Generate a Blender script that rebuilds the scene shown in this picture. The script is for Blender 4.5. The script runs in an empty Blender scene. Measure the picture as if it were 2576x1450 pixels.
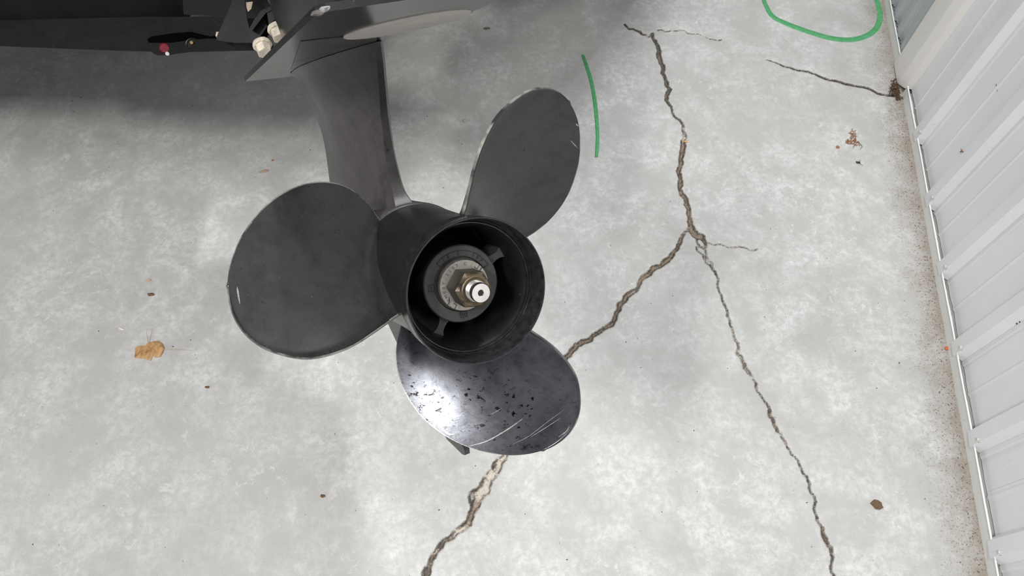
import bpy, bmesh, math, random
import numpy as np
from mathutils import Vector, Matrix, noise as mnoise

random.seed(7); rng = np.random.default_rng(11)
scene = bpy.context.scene
COL = scene.collection

# ---------------------------------------------------------------- camera
F, CX, CY, CAM_H = 1800.0, 1288.0, 725.0, 1.6        # pixels, in the 2576x1450 frame; metres
_up = np.array([38., 975., 1800.]); _up /= np.linalg.norm(_up)
_yc = np.array([0, 1., 0]) - _up * _up[1]; _yc /= np.linalg.norm(_yc)
_xc = np.cross(_yc, _up)
CAM = np.array([_xc, _yc, _up])                       # camera axes -> world axes
cam_data = bpy.data.cameras.new('camera'); cam = bpy.data.objects.new('camera', cam_data); COL.objects.link(cam)
cam_data.sensor_width = 36; cam_data.lens = 36 * F / 2576; cam_data.clip_start = 0.02
mw = Matrix.Identity(4)
for i in range(3):
    for j in range(3): mw[i][j] = CAM[i][j]
mw[2][3] = CAM_H
cam.matrix_world = mw
scene.camera = cam

# ---------------------------------------------------------------- light and exposure
world = bpy.data.worlds.new('world'); scene.world = world; world.use_nodes = True
world.node_tree.nodes['Background'].inputs[0].default_value = (0.9, 0.92, 0.95, 1)
world.node_tree.nodes['Background'].inputs[1].default_value = 0.5
scene.view_settings.view_transform = 'Standard'; scene.view_settings.look = 'None'
scene.view_settings.gamma = 1; scene.view_settings.use_curve_mapping = False
scene.view_settings.exposure = -0.02

def area_light(name, loc, target, sx, sy, power, color=(1, 1, 1), roll=0):
    l = bpy.data.lights.new(name, 'AREA'); l.shape = 'RECTANGLE'; l.size = sx; l.size_y = sy
    l.energy = power; l.color = color
    o = bpy.data.objects.new(name, l); COL.objects.link(o)
    d = Vector(target) - Vector(loc)
    o.rotation_euler = (d.to_track_quat('-Z', 'Y').to_matrix() @ Matrix.Rotation(roll, 3, 'Z')).to_euler()
    o.location = loc
    return o
LIGHTS = [
    ('ceiling_lamp_near', (-1.25, -1.00, 4.0), (-1.25, -1.00, 0), 0.20, 0.55, 84, (1.0, 0.985, 0.955)),
    ('ceiling_lamp_mid', (0.35, -0.30, 4.1), (0.35, -0.30, 0), 0.20, 0.7, 34, (1.0, 0.99, 0.965)),
    ('ceiling_lamp_side', (-2.0, -0.50, 4.0), (-2.0, -0.50, 0), 0.2, 0.8, 36, (1.0, 0.98, 0.95)),
    ('ceiling_lamp_wall', (0.50, 2.15, 4.1), (0.50, 2.15, 0), 0.15, 0.4, 80, (0.97, 0.99, 1.0)),
]
for n, l, t, sx, sy, p, c in LIGHTS: area_light(n, l, t, sx, sy, p, c)

# ---------------------------------------------------------------- pixel <-> place helpers
def W(p): return np.asarray(p) @ CAM.T + np.array([0, 0, CAM_H])
def ray(x, y): return np.array([(x - CX) / F, -(y - CY) / F, -1.0])
def PX(x, y, d): return W(ray(x, y) * d)              # world point of a pixel at depth d
def FL(x, y, z=0.0):                                   # world point of a pixel on the floor
    r = CAM @ ray(x, y); t = (z - CAM_H) / r[2]
    return np.array([r[0] * t, r[1] * t, z])

# propeller frame: x = shaft axis towards the stern, y = up the leg, z = port
A = np.array([0.42121293, -0.16984398, 0.89091677]); A /= np.linalg.norm(A)
U = np.array([-0.19757678, 0.94153396, 0.27290514]); U -= A * (U @ A); U /= np.linalg.norm(U)
V = np.cross(A, U)
C0 = ray(1203.9, 734.9) * 0.573
AW, UW, VW, CW = CAM @ A, CAM @ U, CAM @ V, W(C0)
PROP = Matrix.Identity(4)
for i in range(3):
    PROP[i][0] = AW[i]; PROP[i][1] = UW[i]; PROP[i][2] = VW[i]; PROP[i][3] = CW[i]
def to_prop(w):                                        # world -> propeller frame
    d = np.asarray(w) - CW; return np.array([d @ AW, d @ UW, d @ VW])
def prop_plane(x, y, axis, val):                       # pixel -> propeller frame, on a plane
    r = ray(x, y); B = (A, U, V); t = (val + C0 @ B[axis]) / (r @ B[axis]); q = r * t - C0
    return np.array([q @ A, q @ U, q @ V])

# ---------------------------------------------------------------- object helpers
def link(name, me, mat=None, parent=None, smooth=True, angle=None):
    o = bpy.data.objects.new(name, me); COL.objects.link(o)
    if mat is not None:
        me.materials.clear(); me.materials.append(mat)
    if parent is not None: o.parent = parent
    if smooth:
        me.polygons.foreach_set('use_smooth', [True] * len(me.polygons))
        if angle: 
            try: me.set_sharp_from_angle(angle=math.radians(angle))
            except Exception: pass
    return o
def obj(name, bm, mat, parent=None, smooth=True, angle=35):
    bmesh.ops.recalc_face_normals(bm, faces=bm.faces)
    me = bpy.data.meshes.new(name); bm.to_mesh(me); bm.free()
    return link(name, me, mat, parent, smooth, angle)
def tag(o, label, cat, group=None):
    o['label'] = label; o['category'] = cat
    if group: o['group'] = group
    return o
def struct(o): o['kind'] = 'structure'; return o
def empty(name, mat_world, label=None, cat=None, group=None):
    o = bpy.data.objects.new(name, None); COL.objects.link(o); o.matrix_world = mat_world
    o.empty_display_size = 0.05
    if label: tag(o, label, cat, group)
    return o
def T(x, y, z): return Matrix.Translation((x, y, z))

def add_box(bm, lo, hi, bevel=0.0):
    m = Matrix.Translation([(a + b) / 2 for a, b in zip(lo, hi)]) @ Matrix.Diagonal([abs(b - a) for a, b in zip(lo, hi)] + [1])
    r = bmesh.ops.create_cube(bm, size=1, matrix=m)
    if bevel:
        es = {e for v in r['verts'] for e in v.link_edges}
        bmesh.ops.bevel(bm, geom=list(es), offset=bevel, segments=2, affect='EDGES')
def add_lathe(bm, prof, n=96, closed=False, axis=0):
    """prof: (x, r) pairs revolved about the local x axis"""
    rings = []
    for x, r in prof:
        if r < 1e-6: rings.append([bm.verts.new((x, 0, 0))])
        else: rings.append([bm.verts.new((x, r * math.cos(2 * math.pi * k / n), r * math.sin(2 * math.pi * k / n))) for k in range(n)])
    pairs = list(zip(rings, rings[1:])) + ([(rings[-1], rings[0])] if closed else [])
    for a, b in pairs:
        for k in range(n):
            k2 = (k + 1) % n
            f = [a[k % len(a)], a[k2 % len(a)], b[k2 % len(b)], b[k % len(b)]]
            f = [v for i, v in enumerate(f) if v not in f[:i]]
            if len(f) > 2: bm.faces.new(f)
def add_prism(bm, pts, ext):
    """closed polygon of 3D points, thickened by the vector ext"""
    ext = np.asarray(ext); pts = [np.asarray(p) for p in pts]
    a = [bm.verts.new(p) for p in pts]; b = [bm.verts.new(p + ext) for p in pts]
    bm.faces.new(a); bm.faces.new(b[::-1])
    n = len(pts)
    for i in range(n): bm.faces.new([a[i], b[i], b[(i + 1) % n], a[(i + 1) % n]])
def bevel_all(bm, off, seg=2, ang=25):
    es = [e for e in bm.edges if len(e.link_faces) == 2 and e.calc_face_angle(0) > math.radians(ang)]
    bmesh.ops.bevel(bm, geom=es, offset=off, segments=seg, affect='EDGES', clamp_overlap=True)
def add_tube(bm, pts, r, n=8):
    pts = [Vector(p) for p in pts]; rings = []
    rr = r if hasattr(r, '__len__') else [r] * len(pts)
    up = Vector((0.13, 0.27, 0.95)).normalized()
    for i, p in enumerate(pts):
        d = (pts[min(i + 1, len(pts) - 1)] - pts[max(i - 1, 0)]).normalized()
        s = d.cross(up).normalized(); t = s.cross(d)
        rings.append([bm.verts.new(p + (s * math.cos(2 * math.pi * k / n) + t * math.sin(2 * math.pi * k / n)) * rr[i]) for k in range(n)])
    for a, b in zip(rings, rings[1:]):
        for k in range(n): bm.faces.new([a[k], a[(k + 1) % n], b[(k + 1) % n], b[k]])
    bm.faces.new(rings[0][::-1]); bm.faces.new(rings[-1])
def spline(pts, n):
    """Catmull-Rom through points, n samples by arc length"""
    P = np.array(pts, float); out = []
    Q = np.vstack([2 * P[0] - P[1], P, 2 * P[-1] - P[-2]])
    for i in range(len(P) - 1):
        p0, p1, p2, p3 = Q[i:i + 4]
        for t in np.linspace(0, 1, 12, endpoint=False):
            out.append(.5 * ((2 * p1) + (-p0 + p2) * t + (2 * p0 - 5 * p1 + 4 * p2 - p3) * t * t + (-p0 + 3 * p1 - 3 * p2 + p3) * t ** 3))
    out.append(P[-1]); out = np.array(out)
    s = np.r_[0, np.cumsum(np.linalg.norm(np.diff(out, axis=0), axis=1))]
    q = np.linspace(0, s[-1], n)
    return np.c_[[np.interp(q, s, out[:, k]) for k in range(P.shape[1])]].T

# ---------------------------------------------------------------- material helpers
class M:
    def __init__(self, name):
        self.m = bpy.data.materials.new(name); self.m.use_nodes = True
        self.t = self.m.node_tree; self.n = self.t.nodes; self.l = self.t.links
        self.b = self.n['Principled BSDF']
    def set(self, **k):
        for a, v in k.items():
            s = self.b.inputs[a.replace('_', ' ')]
            if isinstance(v, bpy.types.NodeSocket): self.l.new(v, s)
            else: s.default_value = (*v, 1) if isinstance(v, tuple) and len(v) == 3 else v
        return self
    def coord(self, kind='Object', scale=(1, 1, 1), loc=(0, 0, 0), rot=(0, 0, 0)):
        c = self.n.new('ShaderNodeTexCoord'); mp = self.n.new('ShaderNodeMapping')
        self.l.new(c.outputs[kind], mp.inputs[0]); mp.inputs['Scale'].default_value = scale
        mp.inputs['Location'].default_value = loc; mp.inputs['Rotation'].default_value = rot
        return mp.outputs[0]
    def noise(self, scale, detail=4, rough=.55, co=None, dist=0.0):
        t = self.n.new('ShaderNodeTexNoise'); t.inputs['Scale'].default_value = scale
        t.inputs['Detail'].default_value = detail; t.inputs['Roughness'].default_value = rough
        t.inputs['Distortion'].default_value = dist
        if co is not None: self.l.new(co, t.inputs['Vector'])
        return t.outputs['Fac']
    def voro(self, scale, co=None, feature='F1'):
        t = self.n.new('ShaderNodeTexVoronoi'); t.feature = feature; t.inputs['Scale'].default_value = scale
        if co is not None: self.l.new(co, t.inputs['Vector'])
        return t.outputs['Distance']
    def ramp(self, f, *stops):
        r = self.n.new('ShaderNodeValToRGB'); e = r.color_ramp.elements
        while len(e) < len(stops): e.new(.5)
        for k, (p, c) in enumerate(stops):
            e[k].position = p; e[k].color = (*c, 1) if isinstance(c, tuple) else (c, c, c, 1)
        self.l.new(f, r.inputs[0]); return r.outputs[0]
    def mix(self, f, a, b, mode='MIX'):
        x = self.n.new('ShaderNodeMix'); x.data_type = 'RGBA'; x.blend_type = mode
        for k, s, v in ((0, x.inputs[0], f), (6, x.inputs[6], a), (7, x.inputs[7], b)):
            if isinstance(v, bpy.types.NodeSocket): self.l.new(v, s)
            elif isinstance(v, tuple): s.default_value = (*v, 1)
            else: s.default_value = v if k == 0 else (v, v, v, 1)
        return x.outputs[2]
    def math(self, op, a, b=0.0, clamp=False):
        x = self.n.new('ShaderNodeMath'); x.operation = op; x.use_clamp = clamp
        for s, v in zip(x.inputs, (a, b)):
            if isinstance(v, bpy.types.NodeSocket): self.l.new(v, s)
            else: s.default_value = v
        return x.outputs[0]
    def attr(self, name):
        x = self.n.new('ShaderNodeAttribute'); x.attribute_name = name; return x.outputs['Fac']
    def sep(self, v):
        x = self.n.new('ShaderNodeSeparateXYZ'); self.l.new(v, x.inputs[0]); return x.outputs
    def bump(self, h, strength=.2, dist=.002):
        x = self.n.new('ShaderNodeBump'); x.inputs['Strength'].default_value = strength
        x.inputs['Distance'].default_value = dist; self.l.new(h, x.inputs['Height'])
        self.l.new(x.outputs[0], self.b.inputs['Normal']); return self

def simple(name, color, rough=.5, metal=0.0, var=.12, scale=60, bump=0.0, spec=.5):
    m = M(name); co = m.coord(); f = m.noise(scale, 5, .6, co)
    lo = tuple(c * (1 - var) for c in color); hi = tuple(min(1, c * (1 + var)) for c in color)
    m.set(Base_Color=m.ramp(f, (.3, lo), (.7, hi)), Metallic=metal, Specular_IOR_Level=spec,
          Roughness=m.ramp(f, (.2, max(0, rough - .08)), (.8, min(1, rough + .08))))
    if bump: m.bump(f, bump)
    return m.m

# ---- painted metals
def black_paint(name, base=.018, rough=.22, patch=.12, wear=.35, chips=False, tint=(1, 1, 1.05), spec=.5):
    m = M(name); co = m.coord()
    n1 = m.noise(9, 5, .6, co, .4); n2 = m.noise(60, 6, .65, co); n3 = m.noise(420, 3, .6, co)
    c0 = tuple(base * t for t in tint); c1 = tuple(base * 2.1 * t for t in tint)
    col = m.mix(m.ramp(n2, (.35, 0.), (.75, 1.)), c0, c1)
    mott = m.ramp(m.noise(26, 7, .75, co, .5), (.42, 0.), (.60, 1.))
    col = m.mix(mott, col, m.mix(.55, col, tuple(base * 2.3 * t for t in tint)))
    pits = m.ramp(m.noise(170, 4, .7, co), (.30, 1.), (.36, 0.))
    col = m.mix(m.math('MULTIPLY', pits, .8), col, (base * .25, base * .25, base * .25))
    dust = m.ramp(n3, (.68, 0.), (.74, 1.))
    col = m.mix(m.math('MULTIPLY', dust, .38), col, (.17, .165, .16))
    if chips:
        g = m.ramp(m.noise(115, 4, .75, m.coord(scale=(1, 1.5, 1), rot=(.5, 0, 0))), (.595, 0.), (.61, 1.))
        zone = m.ramp(m.noise(14, 2, .5, co), (.42, 0.), (.55, 1.))
        col = m.mix(m.math('MULTIPLY', g, zone), col, (.002, .002, .003))
    e = m.attr('edge')     # 1 on the blade rim
    wearn = m.ramp(m.noise(35, 3, .6, co), (.5 - wear * .2, 0.), (.62, 1.))
    worn = m.math('MULTIPLY', m.ramp(e, (.97, 0.), (1., 1.)), wearn)
    col = m.mix(m.math('MULTIPLY', worn, .7), col, (.46, .44, .40))
    rg = m.ramp(n1, (.3, rough - patch * .5), (.7, rough + patch))
    rg2 = m.mix(m.ramp(n2, (.3, 0.), (.8, .5)), rg, rough + patch * 1.3)
    m.set(Base_Color=col, Roughness=rg2, Specular_IOR_Level=spec)
    m.bump(m.math('ADD', n2, m.math('MULTIPLY', n3, .35)), .10, .001)
    return m.m
M_BLADE = black_paint('black_blade_paint', .017, .20, .10, .4)
M_BLADE_WORN = black_paint('worn_blade_paint', .062, .27, .02, .8, chips=True, tint=(.96, .99, 1.12))
M_BLADE_WORN.node_tree.nodes['Principled BSDF'].inputs['Metallic'].default_value = .8
M_LEG = black_paint('dark_leg_paint', .030, .30, .12, .3, tint=(1.10, 1, 1.0), spec=.32)
M_HUB = black_paint('hub_paint', .010, .26, .18, .5)
M_PLATE = black_paint('glossy_plate_paint', .012, .16, .06, .3, spec=.25)
M_RIM = simple('rim_paint', (.018, .018, .020), .20, 0, .5, 160)
M_INNER = black_paint('inner_shade_paint', .0035, .34, .12, .3)  # hub paint darkened further, shade of the bore put into the colour
M_RUBBER = simple('dark_composite', (.034, .035, .033), .52, 0, .25, 120, .1)
M_VOID = simple('inner_shade_black', (.006, .007, .008), .6, 0, .2)  # near-black that paints in shade deep inside the hub and shaft hole
M_STEEL = simple('bright_steel', (.86, .82, .78), .30, 1.0, .06, 160, .05)
M_WASHER = simple('dull_steel', (.34, .31, .285), .45, .8, .16, 140, .15)
M_BRASS = M('greasy_brass'); _co = M_BRASS.coord()
_f = M_BRASS.noise(90, 5, .6, _co)
M_BRASS.set(Base_Color=M_BRASS.ramp(_f, (.35, (.05, .042, .030)), (.62, (.21, .16, .10)), (.8, (.40, .32, .20))), Metallic=.6, Roughness=.42).bump(_f, .2)
M_BRASS = M_BRASS.m
M_NUTDARK = simple('dark_brass', (.05, .045, .036), .45, .4, .5, 90, .2)
M_ENGRAVE = simple('engraved_mark', (.012, .012, .012), .7, 0, .1)
M_ENGRAVE2 = simple('stamped_mark', (.13, .12, .11), .6, .4, .1)
M_BARE = simple('bare_metal_scratch', (.75, .74, .72), .35, .6, .1, 300)
M_WHITE_BOLT = simple('corroded_bolt', (.72, .64, .54), .75, 0, .25, 160, .5)
M_TAN = simple('chipped_tan', (.50, .40, .30), .8, 0, .25, 120, .3)

# ---------------------------------------------------------------- cracks and joints in the slab (pixel tracks on the floor)
def jag(pts, k=2, amp=.18, seed=1):
    r = random.Random(seed); P = [np.array(p, float) for p in pts]
    for _ in range(k):
        Q = [P[0]]
        for a, b in zip(P, P[1:]):
            d = b - a; L = np.linalg.norm(d[:2]); nrm = np.array([-d[1], d[0]] + [0] * (len(a) - 2)) / (L + 1e-9)
            Q += [(a + b) / 2 + nrm * L * r.uniform(-amp, amp), b]
        P = Q
    return P
# entries: x, y, half width in px, kind (0 dark open, 1 brown dirt, 2 pale chipped)
CR = {
 'main': [(1572,62,4,0),(1600,76,4,0),(1632,92,4,2),(1642,84,4,0),(1650,108,6,0),(1657,135,7,0),(1668,165,6,0),(1674,200,6,0),(1685,224,6,0),(1677,240,7,0),(1676,252,5,0),(1690,275,2,0),(1710,302,3,0),(1718,325,4,2),(1724,345,7,2),(1720,365,7,1),(1712,400,7,1),(1707,430,8,1),(1712,465,7,1),(1722,495,7,1),(1730,520,7,1),(1734,545,6,1),(1740,570,10,1),(1750,590,13,1),(1768,600,9,1),(1774,622,4,1)],
 'left': [(1738,560,4,1),(1722,585,4,2),(1712,605,5,1),(1702,628,5,1),(1678,655,7,1),(1650,672,8,1),(1635,690,7,1),(1612,705,6,1),(1605,725,4,2),(1580,742,7,1),(1560,765,7,1),(1550,790,6,1),(1540,815,6,1),(1500,840,6,1),(1465,860,6,1),(1440,880,6,1),(1420,905,6,1),(1395,935,6,1),(1360,985,5,1),(1310,1080,6,1),(1272,1145,9,2),(1250,1180,9,2),(1225,1215,14,2),(1205,1245,14,2),(1192,1275,8,1),(1185,1300,7,1),(1165,1330,7,2),(1140,1352,6,2),(1115,1362,4,0),(1097,1390,5,2),(1082,1420,5,0),(1068,1455,6,0),(1050,1500,6,0)],
 'leftedge': [(1262,1150,2,0),(1240,1180,2,0),(1215,1208,2,0),(1190,1235,3,0),(1182,1262,4,0),(1190,1285,6,0),(1176,1315,3,0),(1150,1335,2,0),(1120,1360,3,0),(1098,1385,3,0),(1080,1418,3,0),(1066,1452,3,0),(1048,1500,3,0)],
 'thin': [(1752,600,2,0),(1775,630,2,2),(1790,660,2,2),(1802,690,2,0),(1805,720,2,0),(1815,745,2,0),(1830,795,2,0),(1845,840,2.5,2),(1855,890,4,2),(1872,925,5,2),(1893,950,3,2),(1905,985,1.5,0),(1925,1012,2,0),(1935,1045,4,1),(1948,1070,4,1),(1965,1095,2.5,2),(1985,1132,1.5,0),(2010,1165,1.5,0),(2030,1200,2,0),(2040,1240,2,0),(2050,1290,2,0),(2066,1325,2.5,0),(2076,1355,5,1),(2090,1378,4,1),(2096,1400,2,0),(2100,1450,2,0),(2106,1500,2,0)],
 'twin': [(1752,622,1.5,0),(1770,645,1.5,0),(1790,675,1.5,0),(1800,692,1.5,0)],
 'joint': [(1930,151,1.2,0),(1960,161,2,0),(1990,171,2.5,0),(2020,178,3,0),(2050,186,3,0),(2100,203,5,0),(2150,216,4,0),(2200,230,4,0),(2240,240,4,0),(2275,247,7,1)],
 'faint': [(1655,76,1.5,0),(1690,76,1.5,2),(1730,84,1.2,2),(1780,96,1,2),(1815,100,1.2,1)],
 'faint2': [(1772,612,1,2),(1820,617,1,2),(1870,622,1.5,1),(1905,627,1,2)],
}
SEG = []
for k, (nm, pts) in enumerate(CR.items()):
    thin = nm in ('joint',)
    P = jag(pts, 2, .07 if thin else .17, 20 + k)
    rr = random.Random(50 + k)
    G = [(FL(p[0], p[1])[:2], max(.35, (p[2] - .8) * rr.uniform(.55, 1.1)) * .00095, p[3]) for p in P]
    for a, b in zip(G, G[1:]): SEG.append((a[0], b[0], a[1], b[1], a[2], b[2]))
# wall line (outer face of the base channel)
WB = FL(2487, 1450)[:2]; WT = FL(2291, 350)[:2]
WD = (WT - WB) / np.linalg.norm(WT - WB); WN = np.array([WD[1], -WD[0]])     # along the wall, into the wall
def WP(s, n, z): p = WB + WD * s + WN * n; return (p[0], p[1], z)

# ---------------------------------------------------------------- floor
def make_floor():
    xs = np.linspace(-1.75, 1.36, 680); ys = np.linspace(.02, 2.22, 500)
    X, Y = np.meshgrid(xs, ys); nx, ny = len(xs), len(ys)
    P = np.c_[X.ravel(), Y.ravel()]
    crack = np.full(len(P), 1.0); kind = np.zeros(len(P))
    for a, b, wa, wb, ka, kb in SEG:
        m = .05
        lo = np.minimum(a, b) - m; hi = np.maximum(a, b) + m
        i0, i1 = np.searchsorted(xs, [lo[0], hi[0]]); j0, j1 = np.searchsorted(ys, [lo[1], hi[1]])
        if i1 <= i0 or j1 <= j0: continue
        idx = (np.arange(j0, j1)[:, None] * nx + np.arange(i0, i1)[None]).ravel()
        Q = P[idx]; d = b - a; t = np.clip(((Q - a) @ d) / (d @ d + 1e-12), 0, 1)
        dist = np.linalg.norm(Q - a - t[:, None] * d, axis=1) - (wa + (wb - wa) * t)
        better = dist < crack[idx]
        crack[idx[better]] = dist[better]; kind[idx[better]] = (ka + (kb - ka) * t)[better]
    wall = -((P - WB) @ WN)
    z = -.006 * np.clip(-crack / .003, 0, 1) - .0012 * np.clip(1 - crack / .006, 0, 1)
    verts = np.c_[P, z]
    me = bpy.data.meshes.new('floor')
    i = np.arange(nx - 1)[None] + np.arange(ny - 1)[:, None] * nx
    quads = np.stack([i, i + 1, i + nx + 1, i + nx], -1).reshape(-1, 4)
    # skirt: big quads outside the fine patch
    x0, x1, y0, y1 = xs[0], xs[-1], ys[0], ys[-1]
    BX, BY = (-5.0, 1.7), (-4.0, 5.0)
    extra = np.array([(BX[0], BY[0], 0), (BX[1], BY[0], 0), (BX[1], BY[1], 0), (BX[0], BY[1], 0), (x0, y0, 0), (x1, y0, 0), (x1, y1, 0), (x0, y1, 0)], float)
    nb = len(verts); verts = np.vstack([verts, extra])
    q2 = np.array([(0, 1, 5, 4), (1, 2, 6, 5), (2, 3, 7, 6), (3, 0, 4, 7)]) + nb
    quads = np.vstack([quads, q2])
    me.vertices.add(len(verts)); me.vertices.foreach_set('co', verts.ravel())
    me.loops.add(quads.size); me.loops.foreach_set('vertex_index', quads.ravel().astype(np.int32))
    me.polygons.add(len(quads)); me.polygons.foreach_set('loop_start', (np.arange(len(quads)) * 4).astype(np.int32))
    me.update(calc_edges=True)
    for nm, arr, ex in (('crack', crack, 1.0), ('ckind', kind, 0.0), ('walld', wall, 1.0)):
        at = me.attributes.new(nm, 'FLOAT', 'POINT'); at.data.foreach_set('value', np.r_[arr, np.full(8, ex)].astype(np.float32))
    m = M('worn_concrete'); co = m.coord()
    big = m.noise(1.6, 3, .5, co); mid = m.noise(9, 5, .65, co, .3); fine = m.noise(60, 7, .75, co, .2); grit = m.noise(330, 4, .7, co)
    base = m.mix(m.ramp(fine, (.40, 0.), (.60, 1.)), (.492, .490, .480), (.680, .679, .668))
    base = m.mix(m.ramp(mid, (.38, 0.), (.60, .85)), base, (.44, .437, .425))
    base = m.mix(m.ramp(m.noise(3.2, 5, .7, co, 1.0), (.46, 0.), (.64, .55)), base, (.40, .395, .38))
    base = m.mix(m.ramp(big, (.35, 0.), (.7, .35)), base, (.62, .60, .575))
    pale = m.math('MULTIPLY', m.ramp(m.noise(38, 6, .8, co, .6), (.56, 0.), (.62, .7)), m.ramp(m.noise(4, 3, .5, co), (.45, .15), (.62, 1.)))
    base = m.mix(pale, base, (.70, .70, .685))
    spots = m.ramp(m.noise(95, 3, .6, co), (.255, .85), (.285, 0.))
    base = m.mix(spots, base, (.16, .15, .14))
    spots2 = m.ramp(m.noise(210, 2, .5, co), (.235, .7), (.26, 0.))
    base = m.mix(spots2, base, (.12, .10, .085))
    # rubbed dirt near the wall
    wd = m.attr('walld'); wn = m.math('ADD', wd, m.math('MULTIPLY', m.math('SUBTRACT', m.noise(13, 5, .7, co), .5), .16))
    base = m.mix(m.ramp(wn, (0., .80), (.028, .50), (.075, .12), (.12, 0.)), base, (.27, .225, .18))
    grains = m.math('MULTIPLY', m.ramp(m.noise(190, 4, .75, co), (.56, 0.), (.62, 1.)), m.ramp(wn, (.0, 1.), (.05, .75), (.12, 0.)))
    base = m.mix(grains, base, (.12, .088, .062))
    # cracks
    cd = m.attr('crack'); ck = m.attr('ckind')
    jn = m.math('MULTIPLY', m.math('SUBTRACT', m.noise(130, 5, .75, co), .5), .0085)
    cdn = m.math('ADD', cd, jn)
    halo = m.ramp(m.math('ADD', cd, m.math('MULTIPLY', m.math('SUBTRACT', m.noise(45, 4, .7, co), .5), .018)), (0., .5), (.011, 0.))
    base = m.mix(m.math('MULTIPLY', halo, m.ramp(ck, (.0, .35), (.5, .9), (1., .35))), base, (.66, .63, .58))
    # colour inside the crack: dark open, brown dirt or pale chipped cement
    ckn = m.math('MULTIPLY', ck, .5)
    inner = m.ramp(ckn, (.0, (.07, .060, .050)), (.28, (.09, .07, .05)), (.5, (.20, .145, .10)), (.75, (.42, .36, .30)), (1., (.60, .56, .50)))
    inner = m.mix(m.ramp(grit, (.40, 0.), (.60, .9)), inner, m.mix(.6, inner, (.46, .39, .31)))
    inner = m.mix(m.ramp(m.noise(85, 5, .8, co), (.50, 0.), (.58, .8)), inner, m.mix(.7, inner, (.05, .04, .03)))
    mask = m.ramp(cdn, (0., 1.), (.0009, 0.))
    col = m.mix(mask, base, inner)
    core = m.math('MULTIPLY', m.ramp(m.math('ABSOLUTE', m.math('ADD', cdn, .0004)), (0., .9), (.0017, 0.)), m.ramp(m.noise(60, 4, .7, co), (.40, 0.), (.50, 1.)))
    col = m.mix(core, col, (.045, .036, .03))
    m.set(Base_Color=col, Roughness=m.ramp(fine, (.3, .42), (.7, .62)), Specular_IOR_Level=.35)
    hb = m.math('ADD', m.math('MULTIPLY', fine, .5), m.math('MULTIPLY', mask, -1.2))
    m.bump(hb, .25, .002)
    o = struct(link('floor', me, m.m, None, False))
    return o
floor = make_floor()

# ---------------------------------------------------------------- right wall of ribbed steel panels
def panel_paint(name, c, dirt=.3):
    m = M(name); co = m.coord(); f = m.noise(5, 4, .6, co); g = m.noise(170, 3, .6, co)
    col = m.mix(m.ramp(f, (.35, 0.), (.7, 1.)), tuple(x * .95 for x in c), c)
    col = m.mix(m.math('MULTIPLY', m.ramp(g, (.68, 0.), (.73, 1.)), dirt), col, (.22, .18, .14))
    m.set(Base_Color=col, Roughness=.42, Specular_IOR_Level=.4); return m.m
M_WALL = panel_paint('white_panel_paint', (.89, .905, .92))
M_WALL2 = panel_paint('grey_panel_paint', (.52, .56, .57))
M_TRIM = panel_paint('channel_paint', (.84, .85, .83), .6)
M_POST = panel_paint('cream_post_paint', (.90, .875, .84), .15)
M_SCREW = simple('painted_screw', (.62, .62, .60), .45, .2, .2, 200)

RIBS = [0.052, 0.293, 0.519, 0.744, 0.961, 1.190]
def ribbed(name, s0, s1, ribs, z0, z1, n0, rib_h, rib_w, top_w, minor, mat, parent, th=.0015, wavy=True):
    prof = [(s0, n0)]
    for r in sorted(ribs):
        if not (s0 < r - rib_w / 2 and r + rib_w / 2 < s1): continue
        prof += [(r - rib_w * .78, n0), (r - rib_w * .70, n0 - .002), (r - rib_w * .58, n0 - .002), (r - rib_w / 2, n0), (r - top_w / 2, n0 - rib_h), (r + top_w / 2, n0 - rib_h), (r + rib_w / 2, n0), (r + rib_w * .6, n0)]
        q = r + minor
        if q + .012 < s1: prof += [(q - .006, n0), (q, n0 - .0025), (q + .006, n0)]
    prof.append((s1, n0))
    # refine in s so the cut bottom edge can wander
    P = [prof[0]]
    for a, b in zip(prof, prof[1:]):
        k = max(1, int((b[0] - a[0]) / .02))
        for i in range(1, k + 1): P.append((a[0] + (b[0] - a[0]) * i / k, a[1] + (b[1] - a[1]) * i / k))
    bm = bmesh.new(); rows = []
    for z in (z0, z0 + .05, z0 + .6, z1):
        row = []
        for s, n in P:
            zz = z + (.0035 * mnoise.noise(Vector((s * 23, 3, 1))) if (wavy and z == z0) else 0)
            nn = n + (.0022 * mnoise.noise(Vector((s * 17, 9, 1))) if (wavy and z == z0) else 0)
            row.append(bm.verts.new(WP(s, nn, zz)))
        rows.append(row)
    for a, b in zip(rows, rows[1:]):
        for i in range(len(a) - 1): bm.faces.new([a[i], a[i + 1], b[i + 1], b[i]])
    bm.normal_update()
    ret = bmesh.ops.solidify(bm, geom=list(bm.faces), thickness=th)
    return obj(name, bm, mat, parent, True, 12)

bm = bmesh.new()
def wall_box(bm, s0, s1, n0, n1, z0, z1, bev=0):
    a = [WP(s, n, z) for s, n, z in ((s0, n0, z0), (s1, n0, z0), (s1, n1, z0), (s0, n1, z0))]
    add_prism(bm, a, (0, 0, z1 - z0))
    if bev: bevel_all(bm, bev, 2, 60)
wall_box(bm, -3.2, 3.2, .045, .12, 0, 4.2)
wall_right = struct(obj('wall_right', bm, M_WALL, None, False))
NP = .020
bounds = [-1.2, .175, 1.36]
ribbed('wall_panel', .175, 1.385, RIBS[1:], .018, 4.1, NP, .020, .058, .032, .11, M_WALL, wall_right)
ribbed('wall_panel', -1.0, .1745, [-.86, -.63, -.40, -.175, RIBS[0]], .018, 4.1, NP, .020, .058, .032, .11, M_WALL, wall_right)
ribbed('wall_panel', 1.50, 2.7, [1.535 + .076 * k for k in range(15)], .018, 4.1, NP - .006, .012, .030, .018, .04, M_WALL2, wall_right, wavy=False)
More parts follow.
